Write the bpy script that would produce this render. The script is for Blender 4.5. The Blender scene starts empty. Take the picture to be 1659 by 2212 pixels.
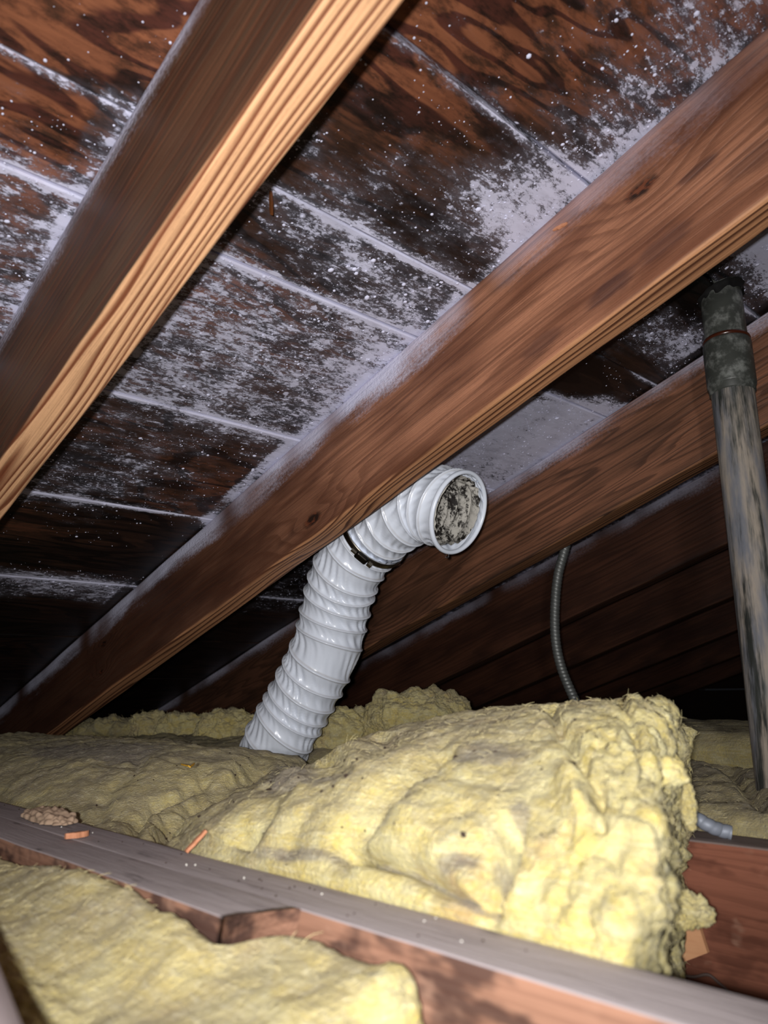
import bpy, bmesh, math, random
import numpy as np
from mathutils import Vector, Matrix
random.seed(7)
RNG = np.random.default_rng(7)
D = bpy.data
SC = bpy.context.scene
COL = SC.collection
W, H = 1659.0, 2212.0

# ------------------------------------------------------------------ camera
# world: X = along the roof boards, Y = down the roof slope, Z = up; the camera stands at the origin
FPX, PITCH, ROLL, AZ = 1670.6, 0.22646, -0.01758, 0.80852
FW = np.array([math.cos(AZ)*math.cos(PITCH), math.sin(AZ)*math.cos(PITCH), math.sin(PITCH)])
_r = np.array([math.sin(AZ), -math.cos(AZ), 0.0]); _u = np.cross(_r, FW)
RT = _r*math.cos(ROLL) + _u*math.sin(ROLL); UP = _u*math.cos(ROLL) - _r*math.sin(ROLL)
cam = D.cameras.new('camera'); cam_o = D.objects.new('camera', cam); COL.objects.link(cam_o)
cam.sensor_width = 36; cam.sensor_fit = 'AUTO'; cam.lens = 36*FPX/H
cam.clip_start = 0.01; cam.clip_end = 50
m = Matrix.Identity(4)
for i in range(3):
    m[i][0], m[i][1], m[i][2] = RT[i], UP[i], -FW[i]
cam_o.matrix_world = m
cam.dof.use_dof = True; cam.dof.focus_distance = 0.95; cam.dof.aperture_fstop = cam.lens/3.4
SC.camera = cam_o

# ------------------------------------------------------------------ world, flash, exposure
world = D.worlds.new('world'); SC.world = world; world.use_nodes = True
bg = world.node_tree.nodes['Background']; bg.inputs[0].default_value = (0.75, 0.85, 1, 1); bg.inputs[1].default_value = 0.012
def lamp(name, loc, energy, size, col, spot=None, blend=1.0, tilt=0.0):
    l = D.lights.new(name, 'SPOT' if spot else 'POINT'); l.energy = energy; l.shadow_soft_size = size; l.color = col
    if spot: l.spot_size = spot; l.spot_blend = blend
    o = D.objects.new(name, l); COL.objects.link(o); o.location = loc
    if spot: o.matrix_world = Matrix.Translation(Vector(loc)) @ (m.to_3x3() @ Matrix.Rotation(tilt, 3, 'X')).to_4x4()
    return o
# the phone's flash beside its lens
lamp('phone_flash', tuple(-0.016*RT + 0.012*UP - 0.03*FW), 23.0, 0.006, (1.0, 0.98, 0.97), math.radians(105), 1.0)
# fill light added behind the camera to even out the flash's fall-off
lamp('added_fill_light', tuple(-0.05*RT + 0.16*UP - 0.62*FW), 17.0, 0.03, (1.0, 0.98, 0.97), math.radians(95), 1.0, math.radians(11))
SC.view_settings.view_transform = 'Standard'; SC.view_settings.look = 'None'
SC.view_settings.exposure = 0.13; SC.view_settings.gamma = 1.0; SC.view_settings.use_curve_mapping = False

# ------------------------------------------------------------------ projection helpers (used to measure the photograph)
def proj(P):
    d = P@FW; d = np.where(d < 1e-3, 1e-3, d)
    return W/2 + FPX*(P@RT)/d, H/2 - FPX*(P@UP)/d, P@FW
def ray(px, py): return (px-W/2)/FPX*RT - (py-H/2)/FPX*UP + FW
def on_x(px, py, x): q = ray(px, py); return q*(x/q[0])
def on_z(px, py, z): q = ray(px, py); return q*(z/q[2])
S = 0.30881; CS, SN, TN = math.cos(S), math.sin(S), math.tan(S)
H0 = 0.5844                                             # deck underside above the camera at y = 0
LDIR = np.array([0, CS, -SN]); NDIR = np.array([0, SN, CS])
def on_deck(px, py): q = ray(px, py); return q*(H0*CS/(q@NDIR))
RX = [0.2116, 0.6055, 1.0205, 1.425, 1.8295, 2.234, 2.6385, 3.043]     # left faces of the rafters, 16 in apart
RT_T, RDEP = 0.038, 0.14
SEAMS = [-0.80, -0.574, -0.35, -0.12, 0.11, 0.339, 0.491, 0.577, 0.797, 1.02, 1.262, 1.49, 1.72, 1.95, 2.18, 2.41, 2.64]

# ------------------------------------------------------------------ numpy noise
_perm = np.random.default_rng(3).permutation(256); _perm = np.concatenate([_perm, _perm, _perm])
_g = np.random.default_rng(4).normal(size=(256, 3)); _g /= np.linalg.norm(_g, axis=1)[:, None]
def noise(P):
    i = np.floor(P).astype(int); f = P - i; i &= 255
    w = f*f*f*(f*(f*6-15)+10); out = 0
    for a in (0, 1):
        for b in (0, 1):
            for c in (0, 1):
                h = _perm[_perm[_perm[i[:, 0]+a] + i[:, 1]+b] + i[:, 2]+c]
                d = f - np.array([a, b, c]); g = (_g[h]*d).sum(1)
                out = out + g*(w[:, 0] if a else 1-w[:, 0])*(w[:, 1] if b else 1-w[:, 1])*(w[:, 2] if c else 1-w[:, 2])
    return out*1.5
def fbm(P, oct=4, gain=0.5, ridged=False):
    a, s, o = 1.0, 0.0, 0.0
    for k in range(oct):
        n = noise(P*2.03**k + 17.3*k)
        if ridged: n = 1-2*np.abs(n)
        o = o + a*n; s += a; a *= gain
    return o/s
def lumps(P):
    """rounded cell bumps: 1 at a cell's centre, 0 on the creases between cells"""
    i = np.floor(P).astype(int); f1 = np.full(len(P), 9.0); f2 = f1.copy()
    for a in (-1, 0, 1):
        for b in (-1, 0, 1):
            for c in (-1, 0, 1):
                j = (i + np.array([a, b, c])) & 255
                h = _perm[_perm[_perm[j[:, 0]] + j[:, 1]] + j[:, 2]]
                q = i + np.array([a, b, c]) + 0.5 + 0.45*_g[h]
                d = np.linalg.norm(P-q, axis=1)
                f2 = np.minimum(f2, np.maximum(d, f1)); f1 = np.minimum(f1, d)
    return np.clip(f2-f1, 0, 1)
def sstep(a, b, x): t = np.clip((x-a)/(b-a), 0, 1); return t*t*(3-2*t)

# ------------------------------------------------------------------ mesh and object helpers
def mesh_np(name, V, F, mat=None, smooth=True, attrs=None):
    me = D.meshes.new(name); me.from_pydata(V.tolist() if hasattr(V, 'tolist') else V, [], F.tolist() if hasattr(F, 'tolist') else F)
    if mat:
        for q in (mat if isinstance(mat, (list, tuple)) else [mat]): me.materials.append(q)
    if smooth: me.polygons.foreach_set('use_smooth', [True]*len(me.polygons))
    for k, v in (attrs or {}).items():
        a = me.attributes.new(k, 'FLOAT', 'POINT'); a.data.foreach_set('value', np.asarray(v, dtype=np.float32))
    me.update(); return me
def link(name, me, parent=None):
    o = D.objects.new(name, me); COL.objects.link(o)
    if parent: o.parent = parent
    return o
def tag(o, label, cat, group=None):
    o['label'] = label; o['category'] = cat
    if group: o['group'] = group
    return o
def thing(name, label, cat, loc=(0, 0, 0), group=None):
    o = D.objects.new(name, None); COL.objects.link(o); o.empty_display_size = 0.02
    o.location = loc; bpy.context.view_layer.update() if False else None
    return tag(o, label, cat, group)
def child(name, me, parent, label=None):
    o = link(name, me, parent); o.location = -Vector(parent.location)      # meshes are given in world metres
    if label: o['label'] = label
    return o
def grid_faces(nu, nv, wrap_v=False, off=0):
    u = np.arange(nu-1)[:, None]; v = np.arange(nv if wrap_v else nv-1)[None, :]
    a = u*nv+v; b = u*nv+(v+1) % nv
    return (np.stack([a, b, b+nv, a+nv], -1).reshape(-1, 4)+off)
def vnormals(V, F):
    n = np.zeros_like(V); A = V[F]
    fn = np.cross(A[:, 2]-A[:, 0], A[:, 3]-A[:, 1]) if F.shape[1] == 4 else np.cross(A[:, 1]-A[:, 0], A[:, 2]-A[:, 0])
    for k in range(F.shape[1]): np.add.at(n, F[:, k], fn)
    return n/np.maximum(np.linalg.norm(n, axis=1), 1e-12)[:, None]

# ------------------------------------------------------------------ node helpers
class NT:
    def __init__(s, name):
        s.m = D.materials.new(name); s.m.use_nodes = True; s.t = s.m.node_tree; s.n = s.t.nodes
        s.b = s.n['Principled BSDF']; s.l = s.t.links
    def put(s, sock, v):
        if v is None: return
        if hasattr(v, 'links') or hasattr(v, 'is_output'): s.l.new(v, sock)
        else:
            if sock.type == 'RGBA' and len(v) == 3: v = (*v, 1)
            sock.default_value = v
    def node(s, typ, props=None, **ins):
        n = s.n.new(typ)
        for k, v in (props or {}).items(): setattr(n, k, v)
        for k, v in ins.items(): s.put(n.inputs[int(k[1:]) if k[0] == '_' else k.replace('_', ' ')], v)
        return n
    def math(s, op, a, b=None, c=None, clamp=False):
        n = s.node('ShaderNodeMath', dict(operation=op, use_clamp=clamp))
        for i, v in enumerate((a, b, c)): s.put(n.inputs[i], v)
        return n.outputs[0]
    def add(s, a, b): return s.math('ADD', a, b)
    def mul(s, a, b): return s.math('MULTIPLY', a, b)
    def sub(s, a, b): return s.math('SUBTRACT', a, b)
    def step(s, a, b, x):
        n = s.node('ShaderNodeMapRange', dict(interpolation_type='SMOOTHSTEP', clamp=True))
        s.put(n.inputs[0], x); s.put(n.inputs[1], a); s.put(n.inputs[2], b); return n.outputs[0]
    def co(s, scale=(1, 1, 1), loc=(0, 0, 0), rnd=False):
        c = s.node('ShaderNodeTexCoord').outputs['Object']
        if rnd:
            r = s.node('ShaderNodeObjectInfo').outputs['Random']
            v = s.node('ShaderNodeVectorMath', dict(operation='SCALE'), _0=(31.0, 17.0, 23.0)); s.put(v.inputs['Scale'], r)
            c = s.node('ShaderNodeVectorMath', dict(operation='ADD'), _0=c, _1=v.outputs[0]).outputs[0]
        mp = s.node('ShaderNodeMapping'); s.put(mp.inputs[0], c); mp.inputs['Scale'].default_value = scale; mp.inputs['Location'].default_value = loc
        return mp.outputs[0]
    def noise(s, vec, scale, detail=3, rough=0.55, dist=0.0):
        n = s.node('ShaderNodeTexNoise'); s.put(n.inputs['Vector'], vec); s.put(n.inputs['Scale'], scale)
        n.inputs['Detail'].default_value = detail; n.inputs['Roughness'].default_value = rough; n.inputs['Distortion'].default_value = dist
        return n.outputs[0]
    def voro(s, vec, scale, feature='F1'):
        n = s.node('ShaderNodeTexVoronoi', dict(feature=feature)); s.put(n.inputs['Vector'], vec); n.inputs['Scale'].default_value = scale
        return n
    def ramp(s, x, stops):
        n = s.node('ShaderNodeValToRGB'); e = n.color_ramp.elements
        while len(e) < len(stops): e.new(0.5)
        for q, (p, c) in zip(e, stops): q.position = p; q.color = (*c, 1) if len(c) == 3 else c
        s.put(n.inputs[0], x); return n.outputs[0]
    def mix(s, f, a, b):
        n = s.node('ShaderNodeMix', dict(data_type='RGBA')); s.put(n.inputs[0], f); s.put(n.inputs[6], a); s.put(n.inputs[7], b); return n.outputs[2]
    def attr(s, name): return s.node('ShaderNodeAttribute', dict(attribute_name=name)).outputs['Fac']
    def bump(s, h, strength=0.5, dist=0.001, normal=None):
        n = s.node('ShaderNodeBump'); s.put(n.inputs['Height'], h); n.inputs['Strength'].default_value = strength; n.inputs['Distance'].default_value = dist
        if normal: s.put(n.inputs['Normal'], normal)
        return n.outputs[0]
    def done(s, col, rough=0.8, normal=None, spec=0.3, metal=None):
        s.put(s.b.inputs['Base Color'], col); s.put(s.b.inputs['Roughness'], rough); s.put(s.b.inputs['Specular IOR Level'], spec)
        if normal: s.put(s.b.inputs['Normal'], normal)
        if metal is not None: s.put(s.b.inputs['Metallic'], metal)
        return s.m
def rgb(r, g, b):
    f = lambda v: ((v/255+0.055)/1.055)**2.4 if v > 10 else v/255/12.92
    return (f(r), f(g), f(b))
FROST = rgb(216, 217, 240)

# ------------------------------------------------------------------ wood: rafters and joists (local x = length, y = thickness, z = down from the deck)
def mat_rafter(name, side, side2, edge, line, rings=150.0, centre=(0.0, 0.30), knots=(), frost=0.6, stain=0.5, edge_mask=True, ringmix=0.5, smudge=(), tilt=0.0, far=None, frx=None, frw=0.055):
    s = NT(name); c = s.co()
    xyz = s.node('ShaderNodeSeparateXYZ', _0=c).outputs
    warp = s.noise(s.co((1.6, 10, 10), (3.1*len(name), 1.7, 0)), 1.0, 2, 0.5)
    warp2 = s.noise(s.co((5, 60, 60)), 1.0, 2, 0.5)
    y = s.add(xyz[1], -centre[0]); z = s.add(xyz[2], -centre[1])
    r = s.math('SQRT', s.add(s.mul(y, y), s.mul(z, z)))
    r = s.add(s.add(s.add(r, s.mul(xyz[0], tilt)), s.mul(warp, 0.055)), s.mul(warp2, 0.004))
    r = s.add(r, s.mul(s.noise(s.co((2.0, 42, 42), (5, 5, 3)), 1.0, 1), 0.022))
    kmask = None
    for (kx, kz, kr) in knots:
        dx = s.mul(s.add(xyz[0], -kx), 0.45/kr); dz = s.mul(s.add(xyz[2], -kz), 1.0/kr)
        d = s.math('SQRT', s.add(s.mul(dx, dx), s.mul(dz, dz)))
        g = s.math('EXPONENT', s.mul(s.mul(d, d), -0.16))
        r = s.add(r, s.mul(g, 0.028))
        k = s.step(1.0, 0.55, s.add(d, s.mul(s.noise(s.co((60, 60, 60)), 1.0, 2), 0.5)))
        kmask = k if kmask is None else s.math('MAXIMUM', kmask, k)
    ring = s.math('FRACT', s.mul(r, rings))
    lines = s.ramp(ring, [(0.0, (0, 0, 0)), (0.45, (0.04, 0.04, 0.04)), (0.68, (0.7, 0.7, 0.7)), (0.8, (1, 1, 1)), (0.92, (0.9, 0.9, 0.9)), (0.98, (0.05, 0.05, 0.05)), (1.0, (0, 0, 0))])
    fine = s.noise(s.co((14, 420, 420)), 1.0, 3, 0.6)
    big = s.noise(s.co((4.5, 16, 16), (7.7, 2, 5)), 1.0, 3, 0.55)
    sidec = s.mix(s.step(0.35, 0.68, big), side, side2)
    if far: sidec = s.mix(s.mul(s.step(far[0], far[1], s.add(xyz[0], s.mul(s.add(big, -0.5), 0.6))), far[2]), sidec, s.mix(0.85, sidec, rgb(34, 22, 18)))  # painted fall-off of light, with some stain: side darkens towards the eave
    sidec = s.mix(s.mul(lines, ringmix), sidec, s.mix(0.72, sidec, line))
    edgec = s.mix(lines, edge, line)
    em = s.step(RDEP-0.004, RDEP-0.0012, s.add(xyz[2], s.mul(s.add(s.noise(s.co((9, 120, 120)), 1.0, 2), -0.5), 0.006)))
    col = s.mix(em, sidec, edgec) if edge_mask else sidec
    st = s.step(0.56, 0.72, s.noise(s.co((7, 34, 34), (1.3, 9.1, 4.4)), 1.0, 3, 0.6))
    col = s.mix(s.mul(st, s.mul(s.sub(1.0, s.mul(em, 0.8)), stain)), col, rgb(38, 24, 22))
    for (kx, kz, lx, lz, a) in smudge:
        dx = s.mul(s.add(xyz[0], -kx), 1/lx); dz = s.mul(s.add(xyz[2], -kz), 1/lz)
        d = s.math('SQRT', s.add(s.mul(dx, dx), s.mul(dz, dz)))
        g = s.step(1.15, 0.5, s.add(d, s.mul(s.add(s.noise(s.co((30, 130, 130)), 1.0, 3), -0.5), 1.3)))
        col = s.mix(s.mul(g, a), col, rgb(52, 34, 38))
    st2 = s.noise(s.co((5, 900, 900), (3, 3, 3)), 1.0, 2, 0.6); st3 = s.noise(s.co((260, 900, 900), (1, 3, 3)), 1.0, 2, 0.6)
    st4 = s.noise(s.co((3.5, 260, 260), (8, 3, 3)), 1.0, 3, 0.65)
    col = s.mix(s.mul(s.step(0.45, 0.62, st2), 0.36), col, s.mix(0.6, col, line))
    col = s.mix(s.mul(s.step(0.46, 0.60, st4), s.mul(s.sub(1.0, s.mul(em, 0.7)), 0.55)), col, s.mix(0.6, col, line))
    col = s.mix(s.mul(s.step(0.52, 0.75, st3), 0.35), col, s.mix(0.5, col, rgb(40, 24, 16)))
    col = s.mix(s.mul(s.step(0.35, 0.75, fine), 0.28), col, s.mix(0.5, col, rgb(30, 18, 12)))
    if kmask is not None: col = s.mix(s.mul(kmask, 0.92), col, s.mix(s.step(0.45, 0.6, s.noise(s.co((90, 160, 160)), 1.0, 3)), rgb(26, 14, 10), rgb(104, 54, 32)))
    # frost creeping down from the deck
    fz = s.add(s.mul(xyz[2], -1.0), s.mul(s.noise(s.co((9, 40, 40), (5, 5, 5)), 1.0, 3), frw))
    fn = s.noise(s.co((230, 330, 330)), 1.0, 3, 0.7)
    frost = s.mul(s.step(0.34, 0.58, s.noise(s.co((6, 2, 2), (frost*9, 1, 1)), 1.0, 2)), frost)
    fr = s.mul(s.step(-0.012, 0.018, s.add(fz, s.mul(s.add(fn, -0.5), 0.03))), frost)
    if frx: fr = s.mul(fr, s.math('MULTIPLY_ADD', s.step(frx[0], frx[1], xyz[0]), 1-frx[2], frx[2]))
    col = s.mix(fr, col, FROST)
    h = s.add(s.mul(lines, -0.5), s.add(s.mul(fine, 0.6), s.mul(s.mul(fn, fr), 2.5)))
    return s.done(col, s.mix(fr, (0.55,)*3, (0.95,)*3), s.bump(s.add(h, s.mul(s.add(st2, st4), -0.5)), 0.6, 0.0014), 0.35)

def beam_mesh(name, L, thick, depth, rad, mat, seed, amp=0.0008, nx=160, wane=None):
    """a sawn timber: rounded corners, slight waviness; local x length, y thickness, z down"""
    prof = []
    seg = 5
    for (cy, cz, a0) in ((thick-rad, rad, -90), (thick-rad, depth-rad, 0), (rad, depth-rad, 90), (rad, rad, 180)):
        for k in range(seg+1):
            a = math.radians(a0 + 90*k/seg); prof.append((cy+rad*math.cos(a), cz+rad*math.sin(a)))
    extra = []
    for i, (p, q) in enumerate(zip(prof, prof[1:]+prof[:1])):
        extra.append(p)
        d = math.dist(p, q); n = int(d/0.008)
        for k in range(1, n): extra.append((p[0]+(q[0]-p[0])*k/n, p[1]+(q[1]-p[1])*k/n))
    prof = np.array(extra); nv = len(prof)
    xs = np.linspace(0, L, nx)
    V = np.zeros((nx, nv, 3)); V[..., 0] = xs[:, None]; V[..., 1] = prof[None, :, 0]; V[..., 2] = prof[None, :, 1]
    V = V.reshape(-1, 3)
    c = np.array([0, thick/2, depth/2])
    n = noise(V*np.array([5, 14, 14])+seed*7.7); n2 = noise(V*np.array([11, 70, 70])+seed*3.3)
    dirv = np.stack([0*V[:, 0], np.sign(V[:, 1]-c[1])*sstep(thick*0.3, thick*0.5, np.abs(V[:, 1]-c[1])), np.sign(V[:, 2]-c[2])*sstep(depth*0.42, depth*0.5, np.abs(V[:, 2]-c[2]))], 1)
    V += dirv*(amp*(n*1.2+n2*0.35))[:, None]
    if wane is not None: V = wane(V)
    F = grid_faces(nx, nv, True).tolist()
    F.append(list(range(nv))); F.append([(nx-1)*nv+k for k in range(nv)][::-1])
    return mesh_np(name, V, F, mat)
def rafter_matrix(x, xl0):
    o = LDIR*xl0 + NDIR*H0*CS + np.array([x, 0, 0])
    M = Matrix.Identity(4)
    for i in range(3): M[i][0], M[i][1], M[i][2], M[i][3] = LDIR[i], (1, 0, 0)[i], -NDIR[i], o[i]
    return M
XL0 = -1.15
kx = lambda v: v-XL0
mA = mat_rafter('rafter_wood_pale_edge', rgb(92, 71, 54), rgb(62, 48, 39), rgb(226, 176, 132), rgb(116, 64, 40), 150.0, (-0.075, 0.152), (), 0.95, 0.6, True, 0.35, (), 0.006, None, None, 0.026)
kx = lambda v: v-XL0
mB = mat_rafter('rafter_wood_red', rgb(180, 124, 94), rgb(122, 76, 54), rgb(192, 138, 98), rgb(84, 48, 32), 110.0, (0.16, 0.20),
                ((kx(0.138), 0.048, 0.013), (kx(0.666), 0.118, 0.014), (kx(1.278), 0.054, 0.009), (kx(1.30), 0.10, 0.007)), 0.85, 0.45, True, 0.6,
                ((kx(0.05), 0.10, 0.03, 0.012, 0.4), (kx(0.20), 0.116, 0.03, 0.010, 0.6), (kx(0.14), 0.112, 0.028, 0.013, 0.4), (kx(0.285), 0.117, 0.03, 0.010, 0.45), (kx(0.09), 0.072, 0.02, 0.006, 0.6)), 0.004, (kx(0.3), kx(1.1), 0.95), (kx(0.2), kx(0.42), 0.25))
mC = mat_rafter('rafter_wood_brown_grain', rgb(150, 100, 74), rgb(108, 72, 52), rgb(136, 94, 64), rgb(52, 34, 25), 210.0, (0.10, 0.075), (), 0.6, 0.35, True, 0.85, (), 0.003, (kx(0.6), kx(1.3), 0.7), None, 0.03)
mD = mat_rafter('rafter_wood_dark', rgb(92, 56, 40), rgb(62, 36, 27), rgb(84, 54, 38), rgb(38, 22, 16), 150.0, (0.12, 0.16), ((0.9, 0.06, 0.01),), 0.4, 0.4, True, 0.5, (), 0.0, None, None, 0.035)
RLAB = ['near rafter, pale striped bottom edge, dark stained side, top left',
        'long reddish rafter with knots crossing the middle, in front of the white hose',
        'brown grained rafter behind the hose mouth and the black pipe',
        'dark rafter just behind the brown grained rafter, grey cable hanging before it',
        'dim rafter second behind the brown grained rafter',
        'dim rafter third behind the brown grained rafter', 'dim rafter fourth behind the brown grained rafter', 'farthest dim rafter at the attic end']
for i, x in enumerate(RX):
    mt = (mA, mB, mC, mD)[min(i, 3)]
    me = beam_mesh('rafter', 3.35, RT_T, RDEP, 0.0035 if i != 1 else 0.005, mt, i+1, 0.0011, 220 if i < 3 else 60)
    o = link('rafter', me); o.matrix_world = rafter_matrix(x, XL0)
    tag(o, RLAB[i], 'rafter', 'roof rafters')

# ------------------------------------------------------------------ roof deck: planks with frost and mould
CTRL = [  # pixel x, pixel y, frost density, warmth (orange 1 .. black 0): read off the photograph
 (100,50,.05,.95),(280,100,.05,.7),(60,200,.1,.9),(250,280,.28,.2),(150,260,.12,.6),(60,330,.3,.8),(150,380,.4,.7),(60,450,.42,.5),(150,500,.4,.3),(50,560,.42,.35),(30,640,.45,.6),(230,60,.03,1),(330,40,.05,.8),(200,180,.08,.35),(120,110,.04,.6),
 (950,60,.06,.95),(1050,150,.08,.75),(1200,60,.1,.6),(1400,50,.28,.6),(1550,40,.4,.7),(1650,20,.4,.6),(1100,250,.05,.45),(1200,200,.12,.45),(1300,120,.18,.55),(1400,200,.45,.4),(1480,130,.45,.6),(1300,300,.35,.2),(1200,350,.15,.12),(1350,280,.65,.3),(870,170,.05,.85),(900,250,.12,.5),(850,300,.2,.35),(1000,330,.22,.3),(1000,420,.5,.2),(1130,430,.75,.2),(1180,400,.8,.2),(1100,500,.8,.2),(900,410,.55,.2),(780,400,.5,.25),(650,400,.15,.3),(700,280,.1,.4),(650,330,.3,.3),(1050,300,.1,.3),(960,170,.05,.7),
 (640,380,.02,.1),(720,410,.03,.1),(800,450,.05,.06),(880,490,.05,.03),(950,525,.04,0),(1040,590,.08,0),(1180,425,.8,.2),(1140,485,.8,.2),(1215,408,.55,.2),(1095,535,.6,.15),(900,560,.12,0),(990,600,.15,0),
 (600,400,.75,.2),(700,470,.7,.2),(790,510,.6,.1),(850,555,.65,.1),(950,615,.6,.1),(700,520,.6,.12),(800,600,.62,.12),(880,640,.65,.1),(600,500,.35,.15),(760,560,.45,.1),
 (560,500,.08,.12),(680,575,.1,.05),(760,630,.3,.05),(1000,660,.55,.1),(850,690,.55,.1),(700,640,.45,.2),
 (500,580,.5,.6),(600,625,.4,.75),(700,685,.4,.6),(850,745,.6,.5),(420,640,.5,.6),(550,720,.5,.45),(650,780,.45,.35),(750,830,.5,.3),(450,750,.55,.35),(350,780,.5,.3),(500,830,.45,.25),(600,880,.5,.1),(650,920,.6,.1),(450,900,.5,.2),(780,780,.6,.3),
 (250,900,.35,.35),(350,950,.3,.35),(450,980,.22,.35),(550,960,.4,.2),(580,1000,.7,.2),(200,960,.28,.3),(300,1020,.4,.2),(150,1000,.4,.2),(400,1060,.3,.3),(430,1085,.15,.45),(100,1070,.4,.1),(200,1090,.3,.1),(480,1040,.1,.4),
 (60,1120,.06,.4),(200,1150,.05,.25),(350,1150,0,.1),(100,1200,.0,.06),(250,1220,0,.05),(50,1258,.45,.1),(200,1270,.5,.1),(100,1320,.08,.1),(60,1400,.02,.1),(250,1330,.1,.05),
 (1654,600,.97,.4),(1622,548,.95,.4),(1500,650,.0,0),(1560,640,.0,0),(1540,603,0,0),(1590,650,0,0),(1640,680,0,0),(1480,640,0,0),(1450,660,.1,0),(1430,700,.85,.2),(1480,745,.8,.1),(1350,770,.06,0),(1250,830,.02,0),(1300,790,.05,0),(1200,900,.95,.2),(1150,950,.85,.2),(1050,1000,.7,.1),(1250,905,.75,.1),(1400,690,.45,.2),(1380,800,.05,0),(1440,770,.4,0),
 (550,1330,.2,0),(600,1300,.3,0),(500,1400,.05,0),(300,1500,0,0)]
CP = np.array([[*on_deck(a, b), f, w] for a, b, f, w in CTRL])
def deck_fields(P):
    f = np.zeros(len(P)); w = np.zeros(len(P)); t = np.full(len(P), 1e-9)
    bx = np.searchsorted(RX, P[:, 0]+0.02); cbx = np.searchsorted(RX, CP[:, 0]+0.02)
    for q, cb in zip(CP, cbx):
        d2 = ((P[:, 0]-q[0])/1.6)**2 + (P[:, 1]-q[1])**2
        k = np.exp(-d2/(2*0.026**2)) + 4e-3*np.exp(-d2/(2*0.07**2)) + 1e-7
        k = np.where(bx == cb, k, k*1e-3)
        f += k*q[3]; w += k*q[4]; t += k
    f /= t; w /= t
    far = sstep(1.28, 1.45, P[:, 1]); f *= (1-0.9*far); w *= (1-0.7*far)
    nz = fbm(P*np.array([30, 18, 18]), 2)
    f = np.clip(f, 0, 0.97)*(1+0.25*nz)
    for x in RX:                                          # frost gathers where deck and rafter meet
        d = np.minimum(np.abs(P[:, 0]-x), np.abs(P[:, 0]-x-RT_T))
        f = f + 0.32*np.exp(-(d/0.009)**2)*sstep(0.10, 0.4, f)*np.clip(0.5+1.6*nz, 0, 1)
    for y in SEAMS:
        d = np.abs(P[:, 1]-y); f = f + 0.3*np.exp(-(d/0.006)**2)*sstep(0.02, 0.3, f+0.06)
    return np.clip(f, 0, 1), np.clip(w, 0, 1)
def mat_deck():
    s = NT('roof_board_wood'); fr = s.attr('frost'); wm = s.attr('warm')
    c = s.co((3.0, 13, 13), (2.2, 0.4, 0)); c2 = s.co((9, 150, 150)); cf = s.co((1, 1, 1))
    n = s.noise(c, 1.0, 2.2, 0.45, 0.6)
    n = s.add(n, s.mul(s.add(s.noise(s.co((7, 60, 60), (2, 2, 2)), 1.0, 3, 0.6), -0.5), 0.05))
    ring = s.math('FRACT', s.mul(n, 8.0))
    band = s.step(0.40, 0.5, s.math('PINGPONG', ring, 0.62))
    fine = s.noise(c2, 1.0, 3, 0.6)
    big = s.noise(s.co((5, 11, 11), (8, 3, 1)), 1.0, 3, 0.6)
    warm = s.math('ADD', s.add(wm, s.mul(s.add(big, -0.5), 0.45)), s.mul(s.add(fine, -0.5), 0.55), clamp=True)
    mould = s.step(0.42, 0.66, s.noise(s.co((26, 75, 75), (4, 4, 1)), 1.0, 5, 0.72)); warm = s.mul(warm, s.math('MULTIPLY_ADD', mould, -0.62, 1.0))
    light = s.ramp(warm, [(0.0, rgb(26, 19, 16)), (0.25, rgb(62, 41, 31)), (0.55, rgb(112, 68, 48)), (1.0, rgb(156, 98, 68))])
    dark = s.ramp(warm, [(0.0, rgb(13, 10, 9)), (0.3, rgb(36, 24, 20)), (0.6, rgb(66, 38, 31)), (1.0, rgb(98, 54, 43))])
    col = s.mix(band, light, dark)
    # frost: round specks of several sizes and a streaky haze, each thicker where the field is high
    den = s.add(s.mul(fr, 1.22), s.mul(s.add(s.noise(s.co((16, 34, 34), (4, 9, 2)), 1.0, 5, 0.7), -0.5), 1.15))
    nf = s.noise(s.co((120, 260, 260), (7, 3, 1)), 1.0, 7, 0.78)
    nm = s.noise(s.co((55, 120, 120), (1, 8, 6)), 1.0, 5, 0.72)
    hz1 = s.step(0.0, 0.13, s.sub(nf, s.math('MULTIPLY_ADD', den, -0.44, 0.72)))
    hz2 = s.step(0.0, 0.10, s.sub(nm, s.math('MULTIPLY_ADD', den, -0.40, 0.74)))
    masks = []
    for sc, lo in ((85.0, -0.06), (190.0, -0.03)):
        v = s.voro(s.node('ShaderNodeVectorMath', dict(operation='ADD'), _0=cf, _1=s.node('ShaderNodeVectorMath', dict(operation='SCALE'), _0=s.node('ShaderNodeTexNoise', _2=sc*1.7).outputs['Color'], Scale=0.35/sc).outputs[0]).outputs[0], sc)
        sel = s.node('ShaderNodeSeparateColor', _0=v.outputs['Color']).outputs[0]
        rad = s.mul(s.math('MINIMUM', s.add(den, lo), 0.62), s.mul(s.mul(sel, sel), 0.95))
        masks.append(s.step(0.0, 0.2, s.sub(rad, v.outputs['Distance'])))
    mk = s.math('MAXIMUM', s.math('MAXIMUM', s.mul(masks[0], 0.8), s.mul(masks[1], 0.75)), s.math('MAXIMUM', s.mul(hz1, 0.82), s.mul(hz2, 0.88)))
    veil = s.mul(s.step(0.15, 1.1, den), 0.22)
    mk = s.math('MAXIMUM', mk, veil)
    mk = s.mul(mk, s.math('MULTIPLY_ADD', s.noise(s.co((30, 60, 60), (2, 2, 7)), 1.0, 3), 0.6, 0.68, True))
    col = s.mix(mk, col, FROST)
    h = s.add(s.mul(fine, 0.35), s.mul(mk, 2.2))
    s.done(col, s.mix(mk, (0.42,)*3, (0.95,)*3), s.bump(h, 0.6, 0.0014), 0.35)
    return s.m
M_DECK = mat_deck()
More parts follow.
